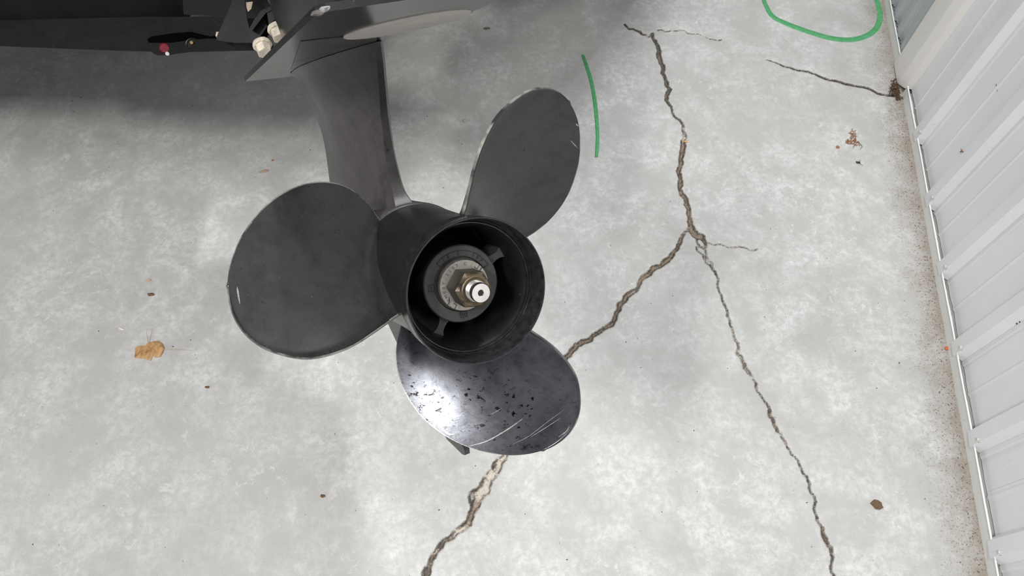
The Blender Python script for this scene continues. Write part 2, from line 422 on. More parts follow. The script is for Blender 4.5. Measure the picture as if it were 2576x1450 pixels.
# screws: through the rib tops and in the flats near the base
def screw(s, n, z, parent):
    bm = bmesh.new(); R = .0062
    add_lathe(bm, [(0, 0), (0, R * 1.15), (.0012, R * 1.15), (.0016, R * .75)], 16)
    r = bmesh.ops.create_cone(bm, cap_ends=True, segments=6, radius1=R * .72, radius2=R * .62, depth=.0045, matrix=Matrix.Translation((.0035, 0, 0)) @ Matrix.Rotation(math.pi / 2, 4, 'Y'))
    o = obj('screw', bm, M_SCREW, parent)
    x = Vector((-WN[0], -WN[1], 0)); y = Vector((WD[0], WD[1], 0)); zz = Vector((0, 0, 1))
    mt = Matrix.Identity(4)
    for i in range(3): mt[i][0] = x[i]; mt[i][1] = y[i]; mt[i][2] = -zz[i] if False else zz[i]
    mt.translation = Vector(WP(s, n, z)); o.matrix_world = mt
    return o
for r in RIBS: screw(r - .012, NP - .020, .052, wall_right)
# base channel with a bright upper lip
def channel(name, s0, s1, n0, mat, zt=.031):
    bm = bmesh.new(); N = max(2, int((s1 - s0) / .04)); sec = [(n0 - .0008, .0), (n0, .012), (n0 + .0005, zt - .003), (n0 - .0012, zt), (n0 + .0022, zt + .0006), (n0 + .003, zt - .004), (n0 + .003, .003), (n0 + .04, .003), (n0 + .04, .0)]
    rows = []
    for i in range(N + 1):
        s = s0 + (s1 - s0) * i / N; dn = .0014 * mnoise.noise(Vector((s * 5, 2, 7)))
        rows.append([bm.verts.new(WP(s, a + dn, b)) for a, b in sec])
    for a, b in zip(rows, rows[1:]):
        for k in range(len(sec)): bm.faces.new([a[k], a[(k + 1) % len(sec)], b[(k + 1) % len(sec)], b[k]])
    bm.faces.new(rows[0]); bm.faces.new(rows[-1][::-1])
    return struct(obj(name, bm, mat, None, True, 25))
channel('baseboard_right', -1.0, 1.375, 0.0, M_TRIM)
channel('baseboard_rear', 1.505, 2.7, -.006, M_TRIM)
# square post flashing
bm = bmesh.new()
sec = [(1.377, .03), (1.377, .004), (1.383, -.001), (1.410, -.013), (1.412, -.0135), (1.492, -.013), (1.500, -.006), (1.502, .03)]
lo = []; hi = []
for s, n in sec:
    zb = .004 + max(0, (1.40 - s)) * .6
    lo.append(bm.verts.new(WP(s, n, zb))); hi.append(bm.verts.new(WP(s, n, 4.1)))
for i in range(len(sec)):
    j = (i + 1) % len(sec); bm.faces.new([lo[i], lo[j], hi[j], hi[i]])
bm.faces.new(lo); bm.faces.new(hi[::-1])
struct(obj('trim_1', bm, M_POST, None, True, 12))

# ---------------------------------------------------------------- rest of the room (out of frame)
def room_box(name, lo, hi, mat):
    bm = bmesh.new(); add_box(bm, lo, hi); return struct(obj(name, bm, mat, None, False))
M_ROOM = simple('room_panel', (.56, .57, .585), .6, 0, .06, 3)
room_box('wall_left', (-5.1, -4.0, 0), (-5.0, 5.0, 4.3), M_ROOM)
room_box('wall_front', (-5.0, -4.1, 0), (1.7, -4.0, 4.3), M_ROOM)
room_box('wall_back', (-5.0, 5.0, 0), (1.7, 5.1, 4.3), M_ROOM)
room_box('ceiling', (-5.0, -4.0, 4.3), (1.7, 5.0, 4.4), M_ROOM)

# ================================================================ PROPELLER
prop = empty('propeller', PROP, 'black three-bladed boat propeller with steel shaft washer and brass nut in its open hub', 'propeller')
def P_obj(name, bm, mat, parent=None, angle=35, smooth=True):
    return obj(name, bm, mat, parent or prop, smooth, angle)

K = .955
TR = [(.056,-6.2),(.0664,-6),(.09,-6.3),(.11,-6.8),(.13,-8.9),(.147,-11.4),(.158,-14.3),(.1695,-17.4),(.178,-20.3),(.1853,-23.8),(.190,-27.5),(.1920,-31),(.1926,-34.5)]
LD = [(.056,-80),(.070,-81),(.083,-81.5),(.099,-80.2),(.113,-77.9),(.1225,-75.6),(.1345,-72),(.1465,-67.7),(.157,-63),(.165,-59),(.1715,-55.2),(.1775,-51.3),(.1828,-47.3),(.187,-43.5),(.1905,-39.5),(.1926,-34.5)]
PITCH, A0B, RAKE, PH0 = .5320 * K, -.04148 * K, .37954, 1.88523
def bl_a(r, d): return A0B + PITCH / (2 * math.pi) * d + RAKE * (r - .06 * K)
def polar(pts): return [(r * K * math.cos(math.radians(p)), r * K * math.sin(math.radians(p))) for r, p in pts]
def blade_pt(x, y, k):
    r = math.hypot(x, y); d = math.atan2(y, x); ph = PH0 + k * 2 * math.pi / 3 + d
    return np.array([bl_a(r, d), r * math.cos(ph), r * math.sin(ph)])
def blade_nrm(x, y, k):
    e = 1e-4; p = blade_pt(x, y, k); n = np.cross(blade_pt(x + e, y, k) - p, blade_pt(x, y + e, k) - p); n /= np.linalg.norm(n)
    return n if n[0] > 0 else -n
def make_blade(k):
    NR, NC = 64, 40
    Lc = spline(polar(LD), NR + 1); Tc = spline(polar(TR), NR + 1)
    full = np.vstack([Tc, Lc[::-1][1:]])
    for _ in range(12): full[1:-1] = full[1:-1] * .5 + (full[:-2] + full[2:]) * .25
    Tc = full[:NR + 1]; Lc = full[NR:][::-1]
    Tc *= 1.006; Lc *= 1.006
    bm = bmesh.new(); lay = bm.verts.layers.float.new('edge')
    top, bot = [], []
    for i in range(NR):
        t = i / NR
        l, tr = Lc[i], Tc[i]; w = np.linalg.norm(l - tr)
        ra, rb = [], []
        for j in range(NC + 1):
            s = .5 - .5 * math.cos(math.pi * j / NC)
            q = tr + (l - tr) * s
            # bow the chord line so rows near the tip follow the rim
            r_here = np.linalg.norm(q)
            d_edge = min(s, 1 - s) * w
            d_tip = (1 - t) * .19
            dist = min(d_edge, d_tip)
            r = r_here
            thick = (.0060 * max(0, 1 - (r - .05) / .13) ** 1.2 + .0026)
            prof = min(1, math.sqrt(max(0, d_edge) / .020)) if d_edge < .020 else 1
            prof *= min(1, math.sqrt(max(0, d_tip + .004) / .02))
            th = max(.0011, thick * prof)
            # fillet to the hub
            fil = .006 * max(0, 1 - (r - .056) / .014) ** 2 * min(1, d_edge / .022)
            p = blade_pt(q[0], q[1], k); n = blade_nrm(q[0], q[1], k)
            rim = 1.0 if dist < .0012 else max(0, 1 - dist / .012)
            up_ = p + n * fil
            dT = min(s * w, d_tip + .003)
            if s < .5 and dT < .006: up_ = up_ + n * .0016 * (1 - dT / .006) ** 2 * min(1, (r - .055) / .01)
            va = bm.verts.new(up_); vb = bm.verts.new(p - n * (th + fil * .35))
            va[lay] = rim; vb[lay] = rim
            ra.append(va); rb.append(vb)
        top.append(ra); bot.append(rb)
    q = Lc[-1]; p = blade_pt(q[0], q[1], k); n = blade_nrm(q[0], q[1], k)
    ta = bm.verts.new(p); tb = bm.verts.new(p - n * .0011); ta[lay] = tb[lay] = 1
    for g in (top, bot):
        for a, b in zip(g, g[1:]):
            for j in range(NC): bm.faces.new([a[j], a[j + 1], b[j + 1], b[j]])
    for g, tv in ((top, ta), (bot, tb)):
        for j in range(NC): bm.faces.new([g[-1][j], g[-1][j + 1], tv])
    for col in (0, NC):
        for i in range(NR - 1): bm.faces.new([top[i][col], top[i + 1][col], bot[i + 1][col], bot[i][col]])
        bm.faces.new([top[-1][col], ta, tb, bot[-1][col]])
    for j in range(NC): bm.faces.new([top[0][j], top[0][j + 1], bot[0][j + 1], bot[0][j]])
    return bm
def on_blade(x, y, k, off=.0003):
    """pixel -> point on the pressure face of blade k (propeller frame)"""
    r = ray(x, y); t = .62
    def g(t):
        q = r * t - C0; a, u, v = q @ A, q @ U, q @ V
        rr = math.hypot(u, v); d = (math.atan2(v, u) - PH0 - k * 2 * math.pi / 3 + math.pi) % (2 * math.pi) - math.pi
        return a - bl_a(rr, d), rr, d
    for _ in range(30):
        f = g(t)[0]; df = (g(t + 1e-5)[0] - f) / 1e-5
        t -= max(-.03, min(.03, f / (df if abs(df) > .05 else .05)))
    _, rr, d = g(t)
    x_, y_ = rr * math.cos(d), rr * math.sin(d)
    return blade_pt(x_, y_, k) + blade_nrm(x_, y_, k) * off, blade_nrm(x_, y_, k)
BL = []
for k, (mat, lab) in enumerate(((M_BLADE, None), (M_BLADE_WORN, 'worn chipped blade with long scratches'), (M_BLADE, None))):
    b = P_obj('blade', make_blade(k), mat, angle=60)
    if lab: b['label'] = lab
    BL.append(b)
def scratch(k, pts, w, name='scratch'):
    bm = bmesh.new(); P = spline(pts, max(6, len(pts) * 6)); prev = None
    for i, (x, y) in enumerate(P):
        p, n = on_blade(x, y, k)
        p2, _ = on_blade(*(P[min(i + 1, len(P) - 1)] if i < len(P) - 1 else 2 * P[-1] - P[-2]), k)
        d = p2 - p; d /= np.linalg.norm(d) + 1e-9; s = np.cross(d, n)
        ww = w * (.25 + .75 * math.sin(math.pi * (i + .3) / (len(P) - .4))) * random.uniform(.6, 1.2) * .5
        a, c = bm.verts.new(p + s * ww), bm.verts.new(p - s * ww)
        if prev: bm.faces.new([prev[0], a, c, prev[1]])
        prev = (a, c)
    bmesh.ops.solidify(bm, geom=list(bm.faces), thickness=.0001)
    return P_obj(name, bm, M_BARE, BL[k])
scratch(1, [(1180, 1123), (1225, 1110), (1275, 1082), (1315, 1054)], .0012)
scratch(1, [(1335, 1100), (1375, 1075), (1410, 1052)], .0006)
scratch(1, [(1290, 1118), (1330, 1098), (1372, 1066), (1420, 1030)], .0004)
scratch(1, [(1115, 1080), (1128, 1092), (1143, 1093)], .0018)
scratch(1, [(1232, 1045), (1262, 1028)], .0004)
scratch(1, [(1405, 1100), (1425, 1085), (1432, 1072)], .0010)
scratch(0, [(596, 722), (599, 742), (603, 765)], .0016)
scratch(2, [(1435, 353), (1444, 363), (1453, 372)], .0008)
scratch(2, [(1448, 311), (1454, 317)], .0012)

# hub barrel, exhaust ring, inner parts (profiles: axial, radius)
bm = bmesh.new()
add_lathe(bm, [(-.152, .0530), (-.152, .0592), (-.1505, .0603), (-.147, .0606), (-.120, .0592), (-.08, .0578), (-.045, .0574), (-.0245, .0580), (-.0235, .0572), (-.0235, .0535), (-.028, .0515), (-.06, .0480), (-.152, .0470)], 128, closed=True)
P_obj('hub_barrel', bm, M_HUB)
bm = bmesh.new()
add_lathe(bm, [(-.0238, .0530), (-.027, .0508), (-.045, .0474), (-.146, .0468), (-.146, .0476), (-.045, .0482), (-.028, .0518)], 128, closed=True)
P_obj('inner_shade_sleeve', bm, M_INNER)  # darker sleeve added over the bore to paint in its shade
bm = bmesh.new()
add_lathe(bm, [(-.0225, .0548), (-.0225, .0588), (-.0215, .0598), (-.018, .0592), (-.008, .0590), (-.003, .0596), (-.0006, .0602), (.0004, .0598), (.0004, .0590), (-.0012, .0580), (-.008, .0566), (-.018, .0552)], 160, closed=True)
P_obj('exhaust_ring', bm, M_RIM)
bm = bmesh.new()
add_lathe(bm, [(-.0205, .0552), (-.0195, .0544), (-.0195, .0535), (-.0215, .0530), (-.0235, .0536), (-.0225, .0552)], 128, closed=True)
P_obj('inner_lip', bm, M_RIM)
bm = bmesh.new()
add_lathe(bm, [(-.150, .030), (-.150, .0475), (-.148, .0475), (-.148, .030)], 96, closed=True)
P_obj('passage_shade_plate', bm, M_VOID)  # dark plate put in for the shaded depth of the open passage
bm = bmesh.new()
add_lathe(bm, [(-.150, .0), (-.150, .0325), (-.046, .0325), (-.0415, .0338), (-.0392, .0334), (-.0385, .0325), (-.0392, .0240), (-.0410, .0230), (-.042, .0)], 128)
inner = P_obj('inner_hub', bm, M_RUBBER)
# three spokes
for ang, xs0 in ((144, -.0455), (-72, -.0455), (36, -.10)):
    bm = bmesh.new(); ca, sa = math.cos(math.radians(ang)), math.sin(math.radians(ang))
    sec = []
    for r, w in ((.031, .0060), (.036, .0036), (.0395, .0030), (.043, .0031), (.046, .0042), (.0495, .0065)):
        sec.append((r, w))
    for x0 in (xs0,):
        fr = [[bm.verts.new((x, r * ca - s * w * sa, r * sa + s * w * ca)) for r, w in sec] for x in (x0, -.13) for s in (1, -1)]
    a, b, c, d = fr
    for i in range(len(sec) - 1):
        bm.faces.new([a[i], a[i + 1], b[i + 1], b[i]]); bm.faces.new([c[i], c[i + 1], d[i + 1], d[i]])
        bm.faces.new([a[i], a[i + 1], c[i + 1], c[i]]); bm.faces.new([b[i], b[i + 1], d[i + 1], d[i]])
    bm.faces.new([a[0], b[0], d[0], c[0]]); bm.faces.new([a[-1], b[-1], d[-1], c[-1]])
    bevel_all(bm, .0008, 2, 50)
    P_obj('spoke', bm, M_RUBBER)

def pol(r, ph): return np.array([0, r * math.cos(math.radians(ph)), r * math.sin(math.radians(ph))])
def add_strip(bm, pts, w, x, h):
    """raised line on the hub face through (r, phi) points"""
    c = [pol(r, p) for r, p in pts]
    for a, b in zip(c, c[1:]):
        d = b - a; L = np.linalg.norm(d)
        if L < 1e-7: continue
        d /= L; n = np.cross([1, 0, 0], d) * w / 2
        a2, b2 = a - d * w * .3, b + d * w * .3
        add_prism(bm, [a2 + n + [x, 0, 0], a2 - n + [x, 0, 0], b2 - n + [x, 0, 0], b2 + n + [x, 0, 0]], (h, 0, 0))
XF = -.0392
bm = bmesh.new()
arc = [(.0288, p) for p in np.linspace(36, -71, 30)] + [(.0240, -71)]
add_strip(bm, arc, .0005, XF + .0004, .0006); add_strip(bm, [(.0240, 36), (.0288, 36)], .0005, XF + .0004, .0006)
add_strip(bm, [(.0238, p) for p in np.linspace(36, -71, 30)], .0004, XF + .0002, .0006)
P_obj('mould_marking', bm, M_ENGRAVE, inner, smooth=False)
for ph in (81, 171):
    w = 6.5; bm = bmesh.new()
    add_strip(bm, [(.0242, ph - w), (.0242, ph + w), (.0292, ph + w * .85), (.0292, ph - w * .85), (.0242, ph - w)], .0005, XF + .0004, .0006)
    P_obj('mould_marking', bm, M_ENGRAVE, inner, smooth=False)

def text_mesh(ch, size):
    cu = bpy.data.curves.new('t', 'FONT'); cu.body = ch; cu.size = size; cu.align_x = 'CENTER'; cu.extrude = .00018; cu.resolution_u = 3
    o = bpy.data.objects.new('t', cu); COL.objects.link(o)
    dg = bpy.context.evaluated_depsgraph_get(); dg.update()
    me = bpy.data.meshes.new_from_object(o.evaluated_get(dg)); bpy.data.objects.remove(o); bpy.data.curves.remove(cu)
    return me
def lettering(name, s, r, ph_mid, step, size, x, mat, parent, flip=False, bold=1.0):
    """characters set around the axis, tops outward, reading clockwise seen from the stern"""
    bm = bmesh.new()
    for i, ch in enumerate(s):
        if ch == ' ': continue
        me = text_mesh(ch, size)
        ph = math.radians(ph_mid + (len(s) - 1) / 2 * step - i * step)
        out = Vector((0, math.cos(ph), math.sin(ph)))           # letter up
        right = Vector((0, math.sin(ph), -math.cos(ph)))         # letter right (clockwise)
        b2 = bmesh.new(); b2.from_mesh(me); bpy.data.meshes.remove(me)
        mt = Matrix.Identity(4)
        for k in range(3): mt[k][0] = right[k] * bold; mt[k][1] = out[k]; mt[k][2] = (1, 0, 0)[k]
        mt.translation = Vector((x, 0, 0)) + out * r
        b2.transform(mt)
        tmp = bpy.data.meshes.new('tmp'); b2.to_mesh(tmp); b2.free(); bm.from_mesh(tmp); bpy.data.meshes.remove(tmp)
    o = P_obj(name, bm, mat, parent, smooth=False)
    return o
lettering('lettering', '14.5  19P', .0250, -17, 10.0, .0046, XF + .0006, M_ENGRAVE, inner)
lettering('lettering', 'H', .0252, 81, 1, .0040, XF + .0006, M_ENGRAVE, inner)
lettering('lettering', 'N', .0252, 171, 1, .0040, XF + .0006, M_ENGRAVE, inner)

# thrust washer with bent tabs
bm = bmesh.new()
add_lathe(bm, [(-.0385, .0), (-.0385, .0218), (-.0325, .0220), (-.0315, .0215), (-.0312, .0)], 96)
washer = P_obj('thrust_washer', bm, M_WASHER)
def tab(ph):
    bm = bmesh.new()
    w = 9
    # dark slot around the tab, then the tab itself bent up
    P = [pol(.0168, ph - 15), pol(.0212, ph - 11), pol(.0212, ph + 11), pol(.0168, ph + 15)]
    add_prism(bm, [p + [-.0312, 0, 0] for p in P], (.0004, 0, 0))
    for sgn in (-1, 1):
        Q = [pol(.0172, ph + sgn * 6), pol(.0172, ph + sgn * 12), pol(.0210, ph + sgn * 10), pol(.0210, ph + sgn * 5)]
        add_prism(bm, [p + [-.0308, 0, 0] for p in Q], (.0010, 0, 0))
    bevel_all(bm, .0003, 1, 50)
    P_obj('tab', bm, M_WASHER, washer)
    bm = bmesh.new()
    add_strip(bm, [(.0212, ph - 5), (.0180, ph - 6), (.0172, ph), (.0180, ph + 6), (.0212, ph + 5)], .0006, -.0308, .0003)
    add_strip(bm, [(.0215, ph - 14), (.0185, ph - 16), (.0165, ph - 26)], .0004, -.0312, .0003)
    P_obj('slot', bm, M_ENGRAVE, washer, smooth=False)
tab(-47); tab(137)
lettering('lettering', 'RM90Y-2207 C', .0172, 50, 12.0, .0036, -.03115, M_ENGRAVE2, washer)
# hex nut, dark flanks and greasy brass face
bm = bmesh.new(); n6 = 6; R = .0163; ph6 = 17
def hexring(x, r): return [bm.verts.new((x, r * math.cos(math.radians(ph6 + 60 * k)), r * math.sin(math.radians(ph6 + 60 * k)))) for k in range(6)]
h0, h1 = hexring(-.0312, R), hexring(-.0100, R)
for i in range(6): bm.faces.new([h0[i], h0[(i + 1) % 6], h1[(i + 1) % 6], h1[i]])
bm.faces.new(h0)
nut = P_obj('nut', bm, M_NUTDARK, smooth=False); nut['label'] = 'hexagonal brass nut with dark flanks'
bm = bmesh.new()
h1 = [bm.verts.new((-.0100, R * math.cos(math.radians(ph6 + 60 * k)), R * math.sin(math.radians(ph6 + 60 * k)))) for k in range(6)]
N = 60; ring = []; rim = []
for k in range(N):
    ph = math.radians(ph6 + 360 * k / N); local = ((360 * k / N) % 60) - 30
    rh = R * math.cos(math.radians(30)) / math.cos(math.radians(local))
    rim.append(bm.verts.new((-.0100 + .0, rh * math.cos(ph), rh * math.sin(ph))))
    ring.append(bm.verts.new((-.0078, .0130 * math.cos(ph), .0130 * math.sin(ph))))
for v in h1: bm.verts.remove(v)
for k in range(N): bm.faces.new([rim[k], rim[(k + 1) % N], ring[(k + 1) % N], ring[k]])
bm.faces.new(ring[::-1])
P_obj('nut_face', bm, M_BRASS, nut, angle=20)
bm = bmesh.new()
add_lathe(bm, [(-.0085, .0124), (-.0066, .0122), (-.0060, .0112), (-.0066, .0100), (-.0082, .0098)], 64)
P_obj('nut_collar', bm, M_BRASS, nut)
bm = bmesh.new(); add_prism(bm, [pol(.01425, 62) + [-.026, 0, 0], pol(.01425, 62) + [-.017, 0, 0], pol(.01435, 70) + [-.017, 0, 0], pol(.01435, 70) + [-.026, 0, 0]], (0, .0004, .0002))
P_obj('nut_stamp', bm, M_ENGRAVE, nut, smooth=False)
# propeller shaft end: threads, chamfer and centre hole
bm = bmesh.new(); prof = [(-.032, .0080)]
x = -.012
while x < -.0005:
    prof += [(x, .0080), (x + .0005, .0086), (x + .0007, .0086), (x + .0012, .0080)]; x += .0015
prof += [(.0005, .0082), (.0040, .0082), (.0052, .0076), (.0054, .0028), (.0050, .0025), (.0035, .0016), (.0010, .0013), (-.001, .0)]
add_lathe(bm, prof, 72)
bm2 = bmesh.new(); add_lathe(bm2, [(.0046, .0), (.0047, .0021), (.0030, .0021), (.0030, .0)], 32)  # small dark disc paints the shade inside the hole
shaft = P_obj('shaft_end', bm, M_STEEL, angle=30); P_obj('hole_shade', bm2, M_VOID, shaft)
shaft['label'] = 'bright steel threaded shaft end with centre hole'

# ================================================================ OUTBOARD MOTOR (lower unit and bracket)
motor = empty('outboard_motor', PROP @ T(-.16, 0, 0), 'dark grey outboard motor lower unit tilted up behind the propeller', 'boat motor')
MI = (PROP @ T(-.16, 0, 0)).inverted() @ PROP
def mot(name, bm, mat, parent=None, angle=35, smooth=True):
    bmesh.ops.transform(bm, matrix=MI if parent is None or parent is motor or True else MI, verts=bm.verts)
    return obj(name, bm, mat, parent or motor, smooth, angle)
# leg: lofted foil sections going up the leg
def leg_section(u, te, le, tw, th, n=28):
    pts = []
    xs = [.5 - .5 * math.cos(math.pi * i / n) for i in range(n + 1)]
    for t in xs:                       # t=0 trailing edge, 1 leading edge
        x = te + (le - te) * t
        f = math.sqrt(max(0, 1 - ((t - .47) / .53) ** 2)) if t > .47 else (1 - ((.47 - t) / .47) ** 1.9)
        pts.append((x, u, tw + (th - tw) * f if t < .47 else th * f))
    lim = .030
    return pts, [(x, u, -min(v, lim * (v / th) if th > lim else v)) for x, u, v in pts]
LEG = [  # u, trailing a, leading a, half width trailing, half thickness
 (.040, -.152, -.48, .012, .036), (.058, -.1565, -.470, .0095, .031), (.064, -.160, -.463, .0078, .029), (.070, -.1640, -.455, .0064, .0285), (.080, -.1670, -.445, .0052, .0290),
 (.107, -.1650, -.428, .0044, .0275), (.130, -.1570, -.414, .0038, .0275), (.150, -.1480, -.410, .0034, .0290), (.168, -.1360, -.412, .0032, .0325),
 (.182, -.1270, -.412, .0032, .0365), (.193, -.1200, -.408, .0032, .0400), (.201, -.1160, -.405, .0032, .0430), (.206, -.1130, -.406, .0032, .0470), (.2085, -.1120, -.408, .0032, .0500)]
LEG = spline(LEG, 44)
bm = bmesh.new(); rows = []
for u, te, le, tw, th in LEG:
    a, b = leg_section(u, te, le, tw, th)
    ring = a + b[::-1][1:]
    rows.append([bm.verts.new(p) for p in ring])
for a, b in zip(rows, rows[1:]):
    for i in range(len(a)): bm.faces.new([a[i], a[(i + 1) % len(a)], b[(i + 1) % len(a)], b[i]])
bm.faces.new(rows[0]); bm.faces.new(rows[-1][::-1])
mot('leg', bm, M_LEG, angle=40)
bm = bmesh.new()
add_lathe(bm, [(-.1545, .0), (-.1545, .0590), (-.1560, .0612), (-.160, .0618), (-.20, .0612), (-.27, .0605), (-.35, .057), (-.43, .047), (-.50, .031), (-.55, .016), (-.568, .0)], 96)
mot('gearcase', bm, M_LEG, angle=50)
# skeg
bm = bmesh.new()
add_prism(bm, [(-.47, -.035, -.003), (-.165, -.055, -.003), (-.185, -.12, -.003), (-.172, -.17, -.003), (-.146, -.205, -.003), (-.149, -.212, -.003), (-.158, -.215, -.003), (-.209, -.217, -.003), (-.30, -.160, -.003), (-.343, -.128, -.003), (-.385, -.09, -.003)], (0, 0, .006))
bevel_all(bm, .0015, 2, 60)
mot('skeg', bm, M_LEG, angle=30)
# anti-ventilation plate, its starboard side ends along the anode
out = [prop_plane(x, y, 1, .2095) for x, y in [(617, 205), (800, 33)]]
tipa, aft = out[0], out[1]
ano_c = (-.026, -.0005); ano_r = .049
pl = [(tipa[0], tipa[2]), (-.20, .0935), (-.02, .0930), (aft[0] - .006, aft[2]), (aft[0], aft[2] - .005), (.1035, .05), (.103, .0), (.101, -.045), (.09, -.0525), (.03, -.0515)]
for d in range(-70, -181, -10):
    pl.append((ano_c[0] + (ano_r + .0022) * math.cos(math.radians(d)), ano_c[1] + (ano_r + .0022) * math.sin(math.radians(d))))
pl += [(-.10, -.006), (-.115, -.005), (-.20, -.022), (-.36, -.030), (-.375, .030), (-.345, .068)]
bm = bmesh.new()
add_prism(bm, [(a, .2095, v) for a, v in pl], (0, .0045, 0))
bevel_all(bm, .0009, 2, 60)
plate = mot('anti_ventilation_plate', bm, M_PLATE, angle=30)
# shallow raised foot that carries the leg under the plate
bm = bmesh.new()
foot = [prop_plane(x, y, 1, .2090) for x, y in [(757, 105), (850, 95), (946, 84), (948, 104), (850, 150), (735, 192), (732, 175)]]
add_prism(bm, foot, (0, .0004, 0))
mot('leg_foot', bm, M_LEG, angle=30)
# anode disc
bm = bmesh.new()
add_lathe(bm, [(0, .0), (.0, .0484), (.0003, .0489), (.0012, .0490), (.0013, .0)], 96)
bmesh.ops.transform(bm, matrix=Matrix.Translation((ano_c[0], .2086, ano_c[1])) @ Matrix.Rotation(math.pi / 2, 4, 'Z'), verts=bm.verts)
m = M('pale_anode'); co = m.coord(); f = m.noise(22, 6, .7, co, .5); g = m.noise(130, 4, .7, co)
m.set(Base_Color=m.mix(m.ramp(g, (.35, 0.), (.7, .5)), m.ramp(f, (.3, (.40, .385, .345)), (.55, (.52, .49, .45)), (.75, (.62, .58, .53))), (.45, .42, .39)), Roughness=.8).bump(g, .4)
an = mot('anode', bm, m.m, angle=30); an['label'] = 'pale grey oval sacrificial anode disc'
# paint chips on the plate edge
for (x, y), s in (((804, 27), (.0045, .0026)), ((785, 37), (.0035, .0040))):
    bm = bmesh.new(); q = prop_plane(x, y, 1, .2095)
    bmesh.ops.create_icosphere(bm, subdivisions=2, radius=1)
    for v in bm.verts: v.co = Vector((q[0] + v.co.x * s[0] * 1.6, .2100 + v.co.y * .0012, q[2] - .003 + v.co.z * s[1])) + Vector([random.uniform(-.0006, .0006) for _ in range(3)])
    mot('paint_chip', bm, M_BARE if x > 800 else M_WASHER, plate)
# exhaust housing above the plate
bm = bmesh.new(); rows = []
for u, te, le, th in ((.2140, -.13, -.42, .035), (.25, -.12, -.43, .045), (.40, -.10, -.46, .06), (.60, -.06, -.50, .075), (.66, -.06, -.50, .080), (.70, -.06, -.50, .075)):
    a, b = leg_section(u, te, le, th * .6, th); ring = a + b[::-1][1:]
    rows.append([bm.verts.new(p) for p in ring])
for a, b in zip(rows, rows[1:]):
    for i in range(len(a)): bm.faces.new([a[i], a[(i + 1) % len(a)], b[(i + 1) % len(a)], b[i]])
bm.faces.new(rows[0]); bm.faces.new(rows[-1][::-1])
mot('exhaust_housing', bm, M_PLATE, angle=40)

bm = bmesh.new(); rows = []
for u, te, le, th in ((.68, -.02, -.42, .10), (.70, .04, -.46, .17), (.80, .08, -.48, .21), (1.15, .08, -.46, .22), (1.30, .02, -.40, .17), (1.34, -.04, -.34, .10)):
    a, b = leg_section(u, te, le, th * .85, th); ring = a + [(x, y, -abs(v)) for (x, y, v) in a][::-1][1:]
    rows.append([bm.verts.new(p) for p in ring])
for a, b in zip(rows, rows[1:]):
    for i in range(len(a)): bm.faces.new([a[i], a[(i + 1) % len(a)], b[(i + 1) % len(a)], b[i]])
bm.faces.new(rows[0]); bm.faces.new(rows[-1][::-1])
mot('unseen_cowling', bm, M_PLATE, angle=40)  # out of view, simplified and sized to shade the floor
bm = bmesh.new(); add_box(bm, (-.52, .40, -.17), (-.22, .66, .17), .02); mot('unseen_bracket_block', bm, M_PLATE)  # unseen box added to cast shade on the floor

# clamp bracket and its two corroded bolts (built from where they stand, 0.9 m from the lens)
MW = (PROP @ T(-.16, 0, 0)).inverted()
def mot_w(name, bm, mat, parent=None, angle=30, smooth=True):
    bmesh.ops.transform(bm, matrix=MW, verts=bm.verts)
    return obj(name, bm, mat, parent or motor, smooth, angle)
DEEP = W(ray(700, 60)) - np.array([0, 0, CAM_H]); DEEP /= np.linalg.norm(DEEP)
M_BRK = black_paint('bracket_paint', .012, .45, .12, .3, spec=.2)
M_DARK = simple('dark_casting', (.007, .007, .008), .6, 0, .4, 60, .2, spec=.2)
def slab(name, poly, d, th, mat, bev=.002, angle=30):
    bm = bmesh.new(); add_prism(bm, [PX(x, y, d if not hasattr(d, '__len__') else d[i]) for i, (x, y) in enumerate(poly)], DEEP * th)
    if bev: bevel_all(bm, bev, 2, 50)
    return mot_w(name, bm, mat, angle=angle)
slab('bracket_body', [(455, -90), (462, 36), (600, 44), (650, 46), (720, 20), (720, -90)], 1.12, .06, M_DARK)
slab('bracket_arm', [(650, -60), (665, 20), (640, 50), (628, 82), (640, 112), (720, 60), (790, 5), (830, -60)], .99, .03, M_DARK)
slab('bracket_frame', [(655, 27), (628, 70), (634, 78), (668, 33), (700, 18), (760, -2), (830, -40), (810, -50), (740, -8), (690, 12)], .955, .03, M_BRK)
slab('bracket_web', [(625, 75), (634, 111), (652, 96), (672, 66), (658, 30), (640, 48)], .97, .02, M_BRK)
slab('cable_guide', [(672, 33), (676, 62), (690, 50), (740, 30), (790, 6), (780, -6), (720, 14)], .94, .015, M_BRK)
slab('bracket_fin', [(600, -40), (577, 20), (546, 90), (544, 97), (548, 102), (590, 108), (634, 108), (634, 98), (622, 50), (616, 10), (622, -40)], .985, .018, M_BRK, .0015)
